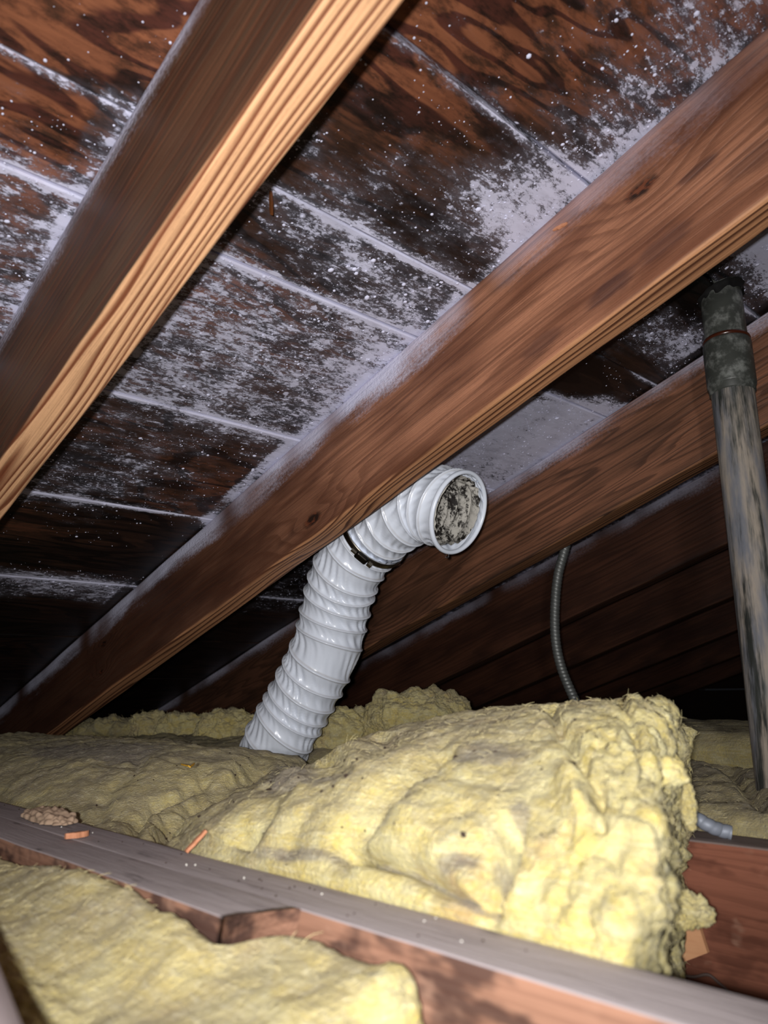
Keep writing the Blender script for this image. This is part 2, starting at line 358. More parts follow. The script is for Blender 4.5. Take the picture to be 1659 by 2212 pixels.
ceiling = D.objects.new('ceiling', None); COL.objects.link(ceiling); ceiling['kind'] = 'structure'
DX0, DX1 = -0.75, 4.2
PROUD = {4: 0.0028, 5: 0.0004, 6: 0.0012, 7: 0.0, 8: 0.0014, 9: 0.0004, 10: 0.0}          # how far each board is pushed up from the lowest one
def plank(y0, y1, idx):
    yo = H0*CS*SN; l0, l1 = (y0-yo)/CS+0.0011, (y1-yo)/CS-0.0011
    fine_ = 0.05 < (y0+y1)/2 < 1.5
    xs = np.concatenate([np.arange(DX0, -0.0, 0.05), np.arange(0, 1.5, 0.008 if fine_ else 0.04), np.arange(1.5, DX1+.01, 0.06)])
    prof = []
    nw = max(4, int((l1-l0)/(0.007 if fine_ else 0.03)))
    prof.append((l0, 0.018)); prof.append((l0, 0.0015))
    for k in range(nw+1): prof.append((l0+0.0015+(l1-l0-0.003)*k/nw, 0.0))
    prof.append((l1, 0.0015)); prof.append((l1, 0.018))
    prof = np.array(prof)
    cup = noise(np.stack([xs*1.3, xs*0+idx*5.1, xs*0], 1))*0.0012
    V = []
    for x, cc in zip(xs, cup):
        q = (prof[:, 0:1]*LDIR + prof[:, 1:2]*NDIR) + NDIR*(H0*CS)
        t = (prof[:, 0]-(l0+l1)/2)/(l1-l0)
        q = q + NDIR*((t*t*4)*0.0012*math.sin(idx*2.1) + abs(cc) + PROUD.get(idx, 0.0006*(idx % 3)))[:, None] + np.array([x, 0, 0])
        V.append(q)
    V = np.concatenate(V); nv = len(prof)
    F = grid_faces(len(xs), nv, True)
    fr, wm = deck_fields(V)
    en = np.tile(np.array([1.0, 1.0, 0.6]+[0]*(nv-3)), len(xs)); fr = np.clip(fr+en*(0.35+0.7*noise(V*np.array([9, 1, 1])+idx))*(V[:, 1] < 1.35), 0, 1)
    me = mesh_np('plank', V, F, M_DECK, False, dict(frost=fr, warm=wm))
    return link('plank', me, ceiling)
for i in range(len(SEAMS)-1): plank(SEAMS[i], SEAMS[i+1], i)

# frost beads standing on the deck: real little domes, thickest where the frost field is high
def frost_beads():
    N = 90000
    x = RNG.uniform(0.0, 1.45, N); y = RNG.uniform(0.05, 1.3, N)
    P = np.stack([x, y, H0-TN*y], 1)
    f, w = deck_fields(P)
    cl = fbm(P*np.array([22, 40, 40]), 3)
    keep = RNG.random(N) < np.clip(f*0.7+cl*0.9*(f > 0.04), 0, 1)*0.7*(1-0.4*(f > .9))
    for xr in RX: keep &= ~((x > xr-0.001) & (x < xr+RT_T+0.001))
    P = P[keep]; f = f[keep]; n = len(P)
    r = np.minimum(0.00052*np.exp(RNG.normal(-0.15, 0.60, n) + 0.85*np.clip(cl[keep]*2.2, 0, 1)*sstep(0.75, 0.45, P[:, 1])*sstep(0.12, 0.35, f)), 0.0030)
    base = [(math.cos(a), math.sin(a), 0) for a in np.arange(6)*math.pi/3] + [(0.62*math.cos(a+.5), 0.62*math.sin(a+.5), 0.55) for a in np.arange(6)*math.pi/3] + [(0, 0, 0.75)]
    base = np.array(base)
    tri = [[k, (k+1) % 6, 6+k] for k in range(6)] + [[6+k, (k+1) % 6, 6+(k+1) % 6] for k in range(6)] + [[6+k, 6+(k+1) % 6, 12] for k in range(6)]
    tri = np.array(tri)
    ang = RNG.uniform(0, 6.28, n); st = RNG.uniform(0.8, 1.35, n)
    ca, sa = np.cos(ang), np.sin(ang)
    bx = base[None, :, 0]*st[:, None]; by = base[None, :, 1]+0*st[:, None]
    u = (bx*ca[:, None]-by*sa[:, None])*r[:, None]; v = (bx*sa[:, None]+by*ca[:, None])*r[:, None]; h = base[None, :, 2]*r[:, None]*0.7
    V = P[:, None, :] + u[..., None]*np.array([1, 0, 0]) + v[..., None]*LDIR - h[..., None]*NDIR + NDIR*0.0002
    V = V.reshape(-1, 3); F = (tri[None]+(np.arange(n)*13)[:, None, None]).reshape(-1, 3)
    s = NT('frost'); s.done(FROST, 0.9, None, 0.3)
    o = link('frost', mesh_np('frost', V, F, s.m), ceiling); o['kind'] = 'stuff'; o['label'] = 'whitish frost specks on the roof boards'
frost_beads()

# ------------------------------------------------------------------ joists and the floor under them
mJ = None
def mat_joist(name, top, face, face2, ang=0.0):
    s = NT(name); c = s.co(); xyz = s.node('ShaderNodeSeparateXYZ', _0=c).outputs
    warp = s.noise(s.co((2.2, 14, 14)), 1.0, 2)
    r = s.add(s.add(xyz[2], s.mul(xyz[1], 0.3)), s.mul(warp, 0.05))
    ring = s.math('FRACT', s.mul(r, 130)); lines = s.step(0.5, 0.85, ring)
    fine = s.noise(s.co((22, 420, 420)), 1.0, 3)
    blot = s.noise(s.co((17, 40, 40), (2, 6, 1)), 1.0, 3, 0.6)
    col = s.mix(s.step(0.46, 0.60, blot), face, face2)
    col = s.mix(s.mul(s.step(0.58, 0.70, s.noise(s.co((22, 30, 30), (8, 1, 5)), 1.0, 3)), 0.5), col, rgb(196, 156, 132))
    col = s.mix(s.mul(lines, 0.35), col, s.mix(0.6, col, rgb(60, 26, 16)))
    col = s.mix(s.mul(s.step(0.4, 0.8, fine), 0.3), col, s.mix(0.5, col, rgb(50, 30, 24)))
    dn = s.noise(s.co((10, 60, 60), (5, 1, 8)), 1.0, 4, 0.65)
    nz = s.node('ShaderNodeSeparateXYZ', _0=s.node('ShaderNodeTexCoord').outputs['Normal']).outputs[2]
    up = s.step(0.35, 0.75, s.add(s.mul(nz, -1.0), s.mul(s.add(dn, -0.5), 0.5)))
    topc = s.mix(s.step(0.5, 0.8, dn), top, s.mix(0.45, top, rgb(52, 42, 42)))
    topc = s.mix(s.mul(s.step(0.62, 0.72, s.noise(s.co((14, 70, 70), (9, 2, 2)), 1.0, 3, 0.6)), 0.65), topc, rgb(44, 34, 34))
    topc = s.mix(s.mul(s.noise(s.co((500, 500, 500)), 1.0, 2), 0.3), topc, s.mix(0.4, topc, rgb(220, 215, 210)))
    col = s.mix(up, col, topc)
    return s.done(col, 0.85, s.bump(s.add(fine, s.mul(dn, 2)), 0.4, 0.0012), 0.25)
mJn = mat_joist('joist_wood_dusty', rgb(166, 156, 158), rgb(156, 116, 95), rgb(88, 64, 55))
mJf = mat_joist('joist_wood_red', rgb(126, 110, 104), rgb(140, 88, 68), rgb(112, 68, 52))
def joist(x, z, y0, y1, thick, depth, mat, seed, label, wane=None, rad=0.003, amp=0.0012):
    me = beam_mesh('joist', y1-y0, thick, depth, rad, mat, seed, amp, 200, wane)
    o = link('joist', me)
    M = Matrix.Identity(4)
    for i in range(3): M[i][0], M[i][1], M[i][2], M[i][3] = (0, 1, 0)[i], (1, 0, 0)[i], (0, 0, -1)[i], (x, y0, z)[i]
    o.matrix_world = M
    return tag(o, label, 'joist', 'ceiling joists')
def wane_near(V):
    V = V.copy(); x = V[:, 0]
    return V
JZ = -0.108
jn = joist(0.2635, JZ, -0.5, 2.08, 0.037, 0.15, mJn, 11, 'near ceiling joist with dusty grey top running across the foreground', None, 0.0015, 0.0008)
def wane_lap(V):
    V = V.copy()
    x = V[:, 0]; n = noise(np.stack([V[:, 1]*60, V[:, 2]*40, x*0], 1))
    # torn slanting end
    e = sstep(0.10, 0.0, x)
    V[:, 0] += e*(0.007*n + 0.35*(0.0365-V[:, 1]) - 0.009 + 0.25*V[:, 2])
    V[:, 2] += 0.0012*noise(np.stack([x*9, x*0, x*0+2.2], 1))*sstep(0.06, 0, V[:, 2])
    return V
jl = joist(0.2266, JZ+0.0003, 0.352, 1.55, 0.0365, 0.148, mJn, 12, 'short lapped joist piece with a splintered orange end beside the near joist', wane_lap, 0.0012, 0.0005)
jf = joist(0.6465, -0.1234, -0.4, 2.08, 0.0455, 0.1366, mJf, 13, 'far ceiling joist with red face, right of the torn insulation')
fl = D.meshes.new('floor'); bm = bmesh.new()
bmesh.ops.create_grid(bm, x_segments=4, y_segments=4, size=1.0); bm.to_mesh(fl); bm.free()
s = NT('plasterboard'); fl.materials.append(s.done(s.mix(s.noise(s.co((9, 9, 9)), 1.0, 4), rgb(120, 112, 104), rgb(160, 150, 138)), 0.95))
fo = link('floor', fl); fo['kind'] = 'structure'; fo.scale = (2.475, 1.75, 1); fo.location = (1.725, 0.95, -0.263)
def slab(name, x0, x1, y0, y1, z0, z1, mat):
    bm = bmesh.new(); bmesh.ops.create_cube(bm, size=1.0)
    for v in bm.verts: v.co = Vector(((x0+x1)/2+v.co.x*(x1-x0), (y0+y1)/2+v.co.y*(y1-y0), (z0+z1)/2+v.co.z*(z1-z0)))
    bmesh.ops.bevel(bm, geom=bm.edges[:], offset=0.002, segments=2, affect='EDGES')
    me = D.meshes.new(name); bm.to_mesh(me); bm.free(); me.materials.append(mat); return me
s = NT('gable_boards'); M_GAB = s.done(s.mix(s.noise(s.co((30, 4, 60)), 1.0, 4), rgb(26, 18, 15), rgb(48, 30, 23)), 0.85)
wall = D.objects.new('wall_gable', None); COL.objects.link(wall); wall['kind'] = 'structure'
for k in range(5):
    z0 = -0.26+k*0.235
    y1 = min(2.6, (H0-z0-0.0)/TN)
    link('plank', slab('plank', 4.02, 4.04, -0.75, y1, z0+0.001, z0+0.233, M_GAB), wall)

# ------------------------------------------------------------------ insulation
def mat_batt(name, k=1.0, dark=0.0):
    s = NT(name); du = s.attr('dust'); to = s.attr('torn')
    c = s.co((1, 1, 1)); n1 = s.noise(s.co((17, 17, 17)), 1.0, 5, 0.62); n2 = s.noise(s.co((46, 40, 60), (3, 1, 1)), 1.0, 4, 0.6, 0.8)
    fib = s.noise(s.co((220, 40, 420)), 1.0, 4, 0.7, 1.2); fib2 = s.noise(s.co((90, 300, 300), (1, 2, 3)), 1.0, 4, 0.7, 1.0)
    yel = s.mix(s.step(0.36, 0.66, n2), rgb(204, 184, 98), rgb(214, 203, 144))
    yel = s.mix(s.step(0.56, 0.74, n1), yel, rgb(204, 166, 88))
    dst = s.mix(s.step(0.35, 0.7, n1), rgb(186, 170, 122), rgb(158, 143, 108))
    yel = s.mix(s.mul(to, s.step(0.40, 0.62, s.noise(s.co((30, 30, 22), (6, 6, 1)), 1.0, 4, 0.6))), yel, rgb(182, 168, 108))
    dm = s.math('ADD', du, s.mul(s.add(n1, -0.5), 1.3), clamp=True)
    col = s.mix(dm, yel, dst)
    sp = s.voro(c, 95.0); spk = s.step(0.0, 0.05, s.sub(s.mul(s.sub(s.node('ShaderNodeSeparateColor', _0=sp.outputs['Color']).outputs[0], 0.86), 1.4), sp.outputs['Distance']))
    col = s.mix(s.mul(spk, 0.6), col, rgb(80, 66, 50))
    dirt_shade = s.attr('dirt_shade'); so = s.mul(s.step(0.35, 0.75, s.add(s.mul(dirt_shade, 0.9), s.mul(s.add(s.noise(s.co((70, 70, 70)), 1.0, 5, 0.7), -0.5), 0.9))), 0.65)
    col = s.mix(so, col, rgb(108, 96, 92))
    col = s.mix(s.mul(s.step(0.45, 0.72, fib), 0.5), col, s.mix(0.6, col, rgb(252, 246, 214)))
    col = s.mix(s.mul(s.step(0.46, 0.72, fib2), 0.32), col, s.mix(0.55, col, rgb(120, 104, 60)))
    if dark: col = s.mix(dark, col, rgb(84, 70, 44))
    h = s.add(s.mul(fib, 0.6), s.add(fib2, s.mul(s.noise(s.co((260, 260, 260)), 1.0, 3, 0.7), 0.6)))
    s.done(col, 1.0, s.bump(h, 0.85, 0.0030), 0.1)
    s.b.inputs['Sheen Weight'].default_value = 0.25; s.b.inputs['Sheen Roughness'].default_value = 0.6
    s.b.inputs['Subsurface Weight'].default_value = 0.0
    return s.m
M_BATT = mat_batt('glass_wool'); M_BATT_D = mat_batt('glass_wool_grimy', dark=0.3)
s = NT('glass_fibre'); M_FIB = s.done(rgb(226, 212, 160), 0.9)

def rbox(dims, r, n, skip=()):
    """densely gridded rounded box, centred; n = grid counts per axis"""
    hx = np.array(dims)/2; Vs, Fs, off = [], [], 0
    for ax in range(3):
        a, b = [(1, 2), (2, 0), (0, 1)][ax]
        for sg in (-1, 1):
            if (ax, sg) in skip: continue
            ua = np.linspace(-1, 1, n[a])*hx[a]; ub = np.linspace(-1, 1, n[b])*hx[b]
            A, B = np.meshgrid(ua, ub, indexing='ij')
            P = np.zeros((n[a]*n[b], 3)); P[:, a] = A.ravel(); P[:, b] = B.ravel(); P[:, ax] = sg*hx[ax]
            F = grid_faces(n[a], n[b], False, off)
            if sg > 0: F = F[:, ::-1]
            Vs.append(P); Fs.append(F); off += len(P)
    V = np.concatenate(Vs); F = np.concatenate(Fs)
    key = np.round(V*1e5).astype(np.int64); _, idx, inv = np.unique(key, axis=0, return_index=True, return_inverse=True)
    V = V[idx]; F = inv.reshape(-1)[F]
    inner = np.clip(V, -(hx-r), hx-r); d = V-inner; L = np.linalg.norm(d, axis=1)
    V = inner + d/np.maximum(L, 1e-9)[:, None]*np.where(L > 1e-9, r, 0)[:, None]
    return V, F
def polydist(px, py, pts):
    best = np.full(len(px), 1e9)
    for (x0, y0), (x1, y1) in zip(pts, pts[1:]):
        dx, dy = x1-x0, y1-y0; t = np.clip(((px-x0)*dx+(py-y0)*dy)/(dx*dx+dy*dy), 0, 1)
        best = np.minimum(best, np.hypot(px-x0-t*dx, py-y0-t*dy))
    return best
def fibres(V, N, count, lmin, lmax, seed, keep=None, wid=0.00016, bias=None):
    g = np.random.default_rng(int(seed*10)); idx = np.arange(len(V))
    if keep is not None: idx = idx[keep]
    i = g.choice(idx, count); P = V[i]; n = N[i]
    t = g.normal(size=P.shape); t -= (t*n).sum(1)[:, None]*n; t /= np.linalg.norm(t, axis=1)[:, None]
    L = g.uniform(lmin, lmax, count)[:, None]; k = g.uniform(0.15, 0.8, count)[:, None]
    b = np.cross(n, t); pts = []
    cu = g.normal(0, 0.5, count)[:, None]
    for q in (0, 0.35, 0.7, 1.0): pts.append(P - n*0.0008 + L*(n*k*q*(1.1-0.5*q) + t*q + b*cu*q*q))
    Vv, Ff = [], []
    c = 0
    VV = np.zeros((count, 4, 2, 3))
    for j, p in enumerate(pts):
        w = wid*(1-0.6*j/3); side = np.cross(t, P/np.linalg.norm(P, axis=1)[:, None]); side /= np.maximum(np.linalg.norm(side, axis=1), 1e-6)[:, None]
        VV[:, j, 0] = p-side*w; VV[:, j, 1] = p+side*w
    F = np.array([[2*j, 2*j+1, 2*j+3, 2*j+2] for j in range(3)])
    return VV.reshape(-1, 3), (F[None]+(np.arange(count)*8)[:, None, None]).reshape(-1, 4)
def add_fibres(root, V, N, count, lmin, lmax, seed, keep=None, wid=0.00016):
    v, f = fibres(V, N, count, lmin, lmax, seed, keep, wid)
    o = link('fibres', mesh_np('fibres', v, f, M_FIB), root); o['kind'] = 'stuff'; return o
def specks(root, V, N, count, seed, keep, mat, r0=0.0006, r1=0.0016, name='debris'):
    g = np.random.default_rng(seed); idx = np.arange(len(V))[keep]; i = g.choice(idx, count)
    base = np.array([(1, 0, 0), (-1, 0, 0), (0, 1, 0), (0, -1, 0), (0, 0, 1), (0, 0, -1)], float)
    tri = np.array([(0, 2, 4), (2, 1, 4), (1, 3, 4), (3, 0, 4), (2, 0, 5), (1, 2, 5), (3, 1, 5), (0, 3, 5)])
    sc = g.uniform(r0, r1, (count, 1, 1))*g.uniform(0.5, 1.6, (count, 1, 3)); ro = g.normal(size=(count, 3, 3)); ro, _ = np.linalg.qr(ro)
    B = np.einsum('kij,kpj->kpi', ro, base[None]*sc)
    vv = (V[i]+N[i]*r0*0.4)[:, None, :]+B
    ff = (tri[None]+(np.arange(count)*6)[:, None, None]).reshape(-1, 3)
    o = link(name, mesh_np(name, vv.reshape(-1, 3), ff, mat, False), root); o['kind'] = 'stuff'; return o
s = NT('dark_grit'); M_GRIT = s.done(rgb(58, 46, 38), 0.9)
s = NT('pale_grit'); M_PALE = s.done(rgb(225, 222, 214), 0.8)

# --- the big batt in the bay behind the near joist
def interp(x, xs, ys): return np.interp(x, xs, ys)
YN = [0.10, 0.245, 0.303, 0.342, 0.409, 0.487, 0.587, 0.659, 0.724, 0.861, 1.15, 1.55, 2.0]
ZN = [-0.020, -0.018, -0.014, -0.013, -0.018, -0.034, -0.066, -0.100, -0.100, -0.068, -0.066, -0.069, -0.071]
def big_batt():
    n = (150, 430, 100)
    V, F = rbox((0.40, 1.50, 0.24), 0.036, n, skip=((2, -1),))
    a = V[:, 0]/0.40+0.5; b = (V[:, 1]+0.75)/1.5; c = V[:, 2]/0.24+0.5
    b = np.where(b < 0.5, b*b*1.1+0.45*b, 0.5+(b-0.5)*1.0)                      # closer rows near the torn end
    x = 0.3015+a*0.40
    yend = 0.179+0.43*(x-0.30)-0.030*(c-0.6)
    y = yend+b*(1.62-yend)
    y = np.where(c > 0.3, y, y)
    zc = interp(y, YN, ZN)
    yy = np.clip((y-0.4)/0.35, 0, 1)
    dome = 1-np.abs((a-0.55)/0.60)**2.4*(0.30+0.12*yy)                         # crest in the middle of the bay
    ztop = -0.262+(zc+0.262)*dome
    ztop = np.maximum(ztop, -0.119)
    z = -0.262+c*(ztop+0.262)
    # hold the near side against the joist, bulging gently above it
    edge = sstep(0.35, 0, a)*sstep(-0.108, -0.05, z); x = x+0.012*edge
    V = np.stack([x, y, z], 1)
    N = vnormals(V, F)
    torn = sstep(0.075, 0.012, V[:, 1]-(0.179+0.43*(V[:, 0]-0.30)-0.030*(c-0.6))+0.02*fbm(V*25, 2))
    px, py, dep = proj(V)
    front = (V@np.ones(3)*0+((-V)*N).sum(1)) > 0
    d = np.zeros(len(V))
    d += 0.010*fbm(V*9.0+3, 3)*(1-0.3*torn) + 0.004*fbm(V*np.array([38, 22, 38]), 3)
    wv = np.stack([noise(V*28), noise(V*28+50), noise(V*28+90)], 1)
    flake = fbm(V*np.array([55, 55, 30])+wv*0.8, 4, 0.62, True)
    d += torn*(0.013*(lumps(V*18+wv*0.9)-0.3)+0.008*flake+0.004*(lumps(V*62+wv*1.2)-0.35)*sstep(-0.2, 0.3, fbm(V*14, 2))+0.0035*fbm(V*150, 3))
    d += (1-torn)*(0.0030*fbm(V*np.array([90, 60, 90]), 3)+0.0010*fbm(V*230, 2))
    for pts, dd, w in (([(735, 1835), (860, 1860), (960, 1925), (1062, 1985)], 0.022, 17), ([(1062, 1985), (1085, 1900), (1112, 1800)], 0.024, 18), ([(735, 1830), (850, 1700), (950, 1620)], 0.012, 24),
                       ([(560, 1665), (440, 1720), (350, 1810)], 0.016, 18), ([(440, 1690), (330, 1740), (280, 1805)], 0.014, 14), ([(720, 1640), (600, 1720), (500, 1850)], 0.013, 24), ([(830, 1600), (700, 1720), (610, 1830)], 0.008, 22), ([(300, 1640), (240, 1690), (210, 1760)], 0.008, 18),
                       ([(230, 1650), (190, 1700), (170, 1760)], 0.004, 20), ([(1185, 1520), (1240, 1620), (1290, 1700), (1300, 1800)], 0.010, 14), ([(1340, 1520), (1380, 1600), (1400, 1690)], 0.007, 12)):
        q = polydist(px+10*noise(V*60), py+10*noise(V*60+9), pts); d -= front*dd*np.exp(-(q/w)**2)
    for pts, dd, w in (([(500, 1680), (390, 1740), (320, 1800)], 0.008, 26), ([(650, 1690), (540, 1770), (430, 1840)], 0.008, 34), ([(780, 1650), (660, 1760), (560, 1850)], 0.007, 34), ([(900, 1780), (980, 1860), (1040, 1930)], 0.012, 60), ([(900, 1900), (1000, 1950)], 0.004, 30), ([(960, 1700), (1060, 1740), (1050, 1800)], 0.006, 60), ([(1240, 1700), (1260, 1760)], 0.012, 36)):
        q = polydist(px, py, pts); d += front*dd*np.exp(-(q/w)**2)
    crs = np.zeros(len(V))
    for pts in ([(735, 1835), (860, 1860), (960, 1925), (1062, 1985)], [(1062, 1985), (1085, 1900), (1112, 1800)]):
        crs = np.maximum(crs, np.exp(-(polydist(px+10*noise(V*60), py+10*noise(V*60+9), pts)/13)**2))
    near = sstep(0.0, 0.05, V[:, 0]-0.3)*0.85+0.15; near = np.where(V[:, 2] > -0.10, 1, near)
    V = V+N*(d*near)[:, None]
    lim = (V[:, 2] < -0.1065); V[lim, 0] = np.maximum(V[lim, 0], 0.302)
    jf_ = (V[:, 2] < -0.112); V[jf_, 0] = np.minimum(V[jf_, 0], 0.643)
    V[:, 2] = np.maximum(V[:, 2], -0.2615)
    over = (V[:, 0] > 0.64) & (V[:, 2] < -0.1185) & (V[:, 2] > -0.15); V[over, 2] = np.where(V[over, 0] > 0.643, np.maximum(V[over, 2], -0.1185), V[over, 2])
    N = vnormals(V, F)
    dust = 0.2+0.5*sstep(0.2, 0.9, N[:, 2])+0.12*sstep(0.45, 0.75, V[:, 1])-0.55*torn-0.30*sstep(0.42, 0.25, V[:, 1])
    dirt_shade = front*crs*1.0  # crease shade painted in with the dirt as one grey tone
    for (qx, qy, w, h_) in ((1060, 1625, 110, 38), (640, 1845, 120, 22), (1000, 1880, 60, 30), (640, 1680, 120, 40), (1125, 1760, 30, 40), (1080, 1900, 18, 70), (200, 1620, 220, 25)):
        dirt_shade = np.maximum(dirt_shade, np.exp(-((px-qx)/w)**2-((py-qy)/h_)**2))
    root = link('insulation_batt', mesh_np('insulation_batt', V, F, M_BATT, True, dict(dust=np.clip(dust, 0, 1), torn=torn, dirt_shade=dirt_shade)))
    tag(root, 'large yellow glass wool batt with a torn right end behind the near joist', 'insulation', 'insulation batts')
    vis = front & (V[:, 2] > -0.25)
    add_fibres(root, V, N, 3500, 0.002, 0.007, 5, vis & (torn > 0.4), 0.00009)
    add_fibres(root, V, N, 3500, 0.002, 0.007, 6, vis & (torn <= 0.4) & (V[:, 1] < 0.8), 0.00011)
    specks(root, V, N, 70, 8, vis & (N[:, 2] > 0.3) & (V[:, 1] < 0.85) & (torn < 0.5), M_GRIT)
    specks(root, V, N, 20, 9, vis & (np.exp(-((px-640)/110)**2-((py-1680)/40)**2) > 0.3), M_GRIT, 0.001, 0.0022)
    return root
big_batt()

def simple_batt(name, label, x0, x1, y0, y1, zb, ztop, r, n, seed, dust=0.5, amp=(0.010, 0.005, 0.002), mat=None, creases=(), torn=None, warp=None, fib=0, freq=1.0, cat='insulation', group='insulation batts', sootlist=(), skip=((2, -1),), fl=(0.003, 0.009)):
    V, F = rbox((x1-x0, y1-y0, ztop-zb), r, n, skip)
    V += np.array([(x0+x1)/2, (y0+y1)/2, (zb+ztop)/2])
    if warp: V = warp(V)
    N = vnormals(V, F); px, py, dep = proj(V); front = ((-V)*N).sum(1) > 0
    tn = torn(V, N) if torn else np.zeros(len(V))
    d = amp[0]*fbm(V*9*freq+seed, 3)+amp[1]*fbm(V*np.array([34, 26, 34])*freq+seed, 3)+amp[2]*fbm(V*120*freq+seed, 3)
    d += tn*(0.008*(lumps(V*30+seed)-0.35)+0.006*fbm(V*60+seed, 3, 0.6, True))
    for pts, dd, w in creases: d -= front*dd*np.exp(-(polydist(px+6*noise(V*60), py+6*noise(V*60+9), pts)/w)**2)
    V = V+N*d[:, None]; V[:, 2] = np.maximum(V[:, 2], zb+0.0005)
    N = vnormals(V, F)
    du = dust+0.3*sstep(0.2, 0.9, N[:, 2])-0.5*tn
    so = np.zeros(len(V))
    for (qx, qy, w, h_) in sootlist: so = np.maximum(so, np.exp(-((px-qx)/w)**2-((py-qy)/h_)**2))
    o = link(name, mesh_np(name, V, F, mat or M_BATT, True, dict(dust=np.clip(du, 0, 1), torn=tn, dirt_shade=so)))
    tag(o, label, cat, group)
    if fib: add_fibres(o, V, N, fib, fl[0], fl[1], seed, front, 0.00013)
    return o

# --- foreground batt in the bay nearest the camera
def warp_fg(V):
    V = V.copy(); x, y, z = V.T
    t = sstep(0.255, 0.19, x)                     # the top falls gently towards the camera
    up = sstep(-0.25, -0.12, z)
    V[:, 2] = z - up*(0.004+0.022*sstep(0.23, 0.15, x)) + up*0.006*np.sin(y*14+1)
    V[:, 1] = y + 0.25*(0.22-x)*sstep(0.6, 0.25, y)
    V[:, 0] = x + 0.034*sstep(0.355, 0.325, y)*sstep(0.15, 0.22, x)
    return V
fgb = simple_batt('insulation_batt', 'dusty yellow glass wool batt in the near left corner, before the near joist', 0.110, 0.2230, 0.246, 1.5, -0.26, -0.104, 0.014, (60, 420, 70), 21.3, 0.35, (0.006, 0.004, 0.0016), None, (), lambda V, N: np.clip(sstep(0.17, 0.14, V[:, 0])+sstep(0.30, 0.24, V[:, 1]), 0, 1), warp_fg, 2500)

# --- bay behind the far joist: right-hand batts
simple_batt('insulation_batt', 'brownish folded batt by the black pipe foot, right of the big torn batt', 0.700, 1.05, 0.12, 0.66, -0.26, -0.105, 0.03, (90, 140, 40), 4.2, 0.55, (0.014, 0.006, 0.002), M_BATT_D,
            (([(1490, 1640), (1560, 1650), (1659, 1740)], 0.012, 12), ([(1490, 1700), (1600, 1720), (1659, 1745)], 0.008, 10)), None, None, 1200)
def warp_dimple(V):
    V = V.copy(); V[:, 2] -= 0.05*np.exp(-((V[:, 0]-0.735)**2+(V[:, 1]-1.0)**2)/0.10**2)*sstep(-0.2, -0.1, V[:, 2]); return V
def warp_up(V):
    V = V.copy(); V[:, 2] += 0.02*sstep(0.45, 0.8, V[:, 1])*sstep(-0.2, -0.1, V[:, 2]); return V
simple_batt('insulation_batt', 'flat yellow batt behind the black pipe, far right', 1.075, 1.45, 0.2, 1.35, -0.26, -0.062, 0.035, (70, 120, 40), 9.9, 0.4, (0.010, 0.005, 0.002), M_BATT_D, (), None, None, 400)
simple_batt('insulation_batt', 'low grimy batt behind the white hose foot', 0.700, 1.055, 0.70, 1.58, -0.26, -0.082, 0.035, (80, 170, 40), 14.1, 0.5, (0.014, 0.008, 0.002), M_BATT_D, (), None, warp_dimple, 800)

def clump(label, c, rad, seed, n=56, amp=0.3, mat=None, dust=0.35, fib=600, rot=0.0):
    V, F = rbox((2, 2, 2), 0.85, (n, n, n))
    V = V/np.linalg.norm(V, axis=1)[:, None]**0.4
    P = V*np.array(rad)
    k = 1.0/np.mean(rad)
    N = vnormals(P, F)
    d = np.mean(rad)*amp*(0.9*fbm(P*k*0.9+seed, 3)+0.5*(lumps(P*k*2.0+seed)-0.4)+0.22*fbm(P*k*5+seed, 3, 0.55, True))
    P = P+N*d[:, None]
    ca, sa = math.cos(rot), math.sin(rot); P = np.stack([P[:, 0]*ca-P[:, 1]*sa, P[:, 0]*sa+P[:, 1]*ca, P[:, 2]], 1)+np.array(c)
    N = vnormals(P, F)
    du = dust+0.35*sstep(0.3, 0.9, N[:, 2])
    o = link('insulation_clump', mesh_np('insulation_clump', P, F, mat or M_BATT, True, dict(dust=np.clip(du, 0, 1), torn=0*du, dirt_shade=0*du)))
    tag(o, label, 'insulation', 'loose insulation clumps')
    if fib: add_fibres(o, P, N, fib, 0.003, 0.010, int(seed*10), ((-P)*N).sum(1) > 0, 0.00015)
    return o
def at(px, py, t): return ray(px, py)*t
R45 = AZ-math.pi/2
clump('big yellow wool clump right of the hose foot, behind the big batt', at(905, 1555, 1.32), (0.092, 0.07, 0.052), 3.1, 90, 0.36, rot=R45)
clump('lower yellow wool clump touching the right side of the hose foot', at(735, 1590, 1.34), (0.085, 0.06, 0.048), 5.7, 80, 0.42, rot=R45)
clump('small knobbly wool clump, third one left of the hose foot', at(325, 1580, 1.62), (0.040, 0.03, 0.044), 7.3, 60, 0.5, dust=0.45, rot=R45)
clump('low wide wool clump beside the foot of the reddish rafter, far left', at(225, 1585, 1.72), (0.105, 0.05, 0.034), 8.9, 70, 0.5, M_BATT_D, 0.5, rot=R45)
clump('yellow wool clump second to the left of the hose foot', at(420, 1585, 1.60), (0.085, 0.04, 0.042), 11.2, 70, 0.5, rot=R45)
clump('bright yellow wool clump just left of the hose foot', at(495, 1595, 1.50), (0.066, 0.04, 0.050), 12.4, 70, 0.45, rot=R45)
clump('sausage shaped wool tuft hanging on the torn end of the big batt', at(1488, 1735, 0.50), (0.0044, 0.005, 0.0165), 13.8, 36, 0.4, None, 0.5, 0, R45)
clump('pale wool tuft stuck to the upper right of the torn batt end', at(1440, 1668, 0.430), (0.010, 0.008, 0.008), 16.8, 36, 0.5, None, 0.1, 0, R45)
clump('ragged wool tuft at the lower right edge of the torn batt', at(1500, 1970, 0.46), (0.011, 0.008, 0.009), 17.8, 36, 0.8, None, 0.3, 0, R45)

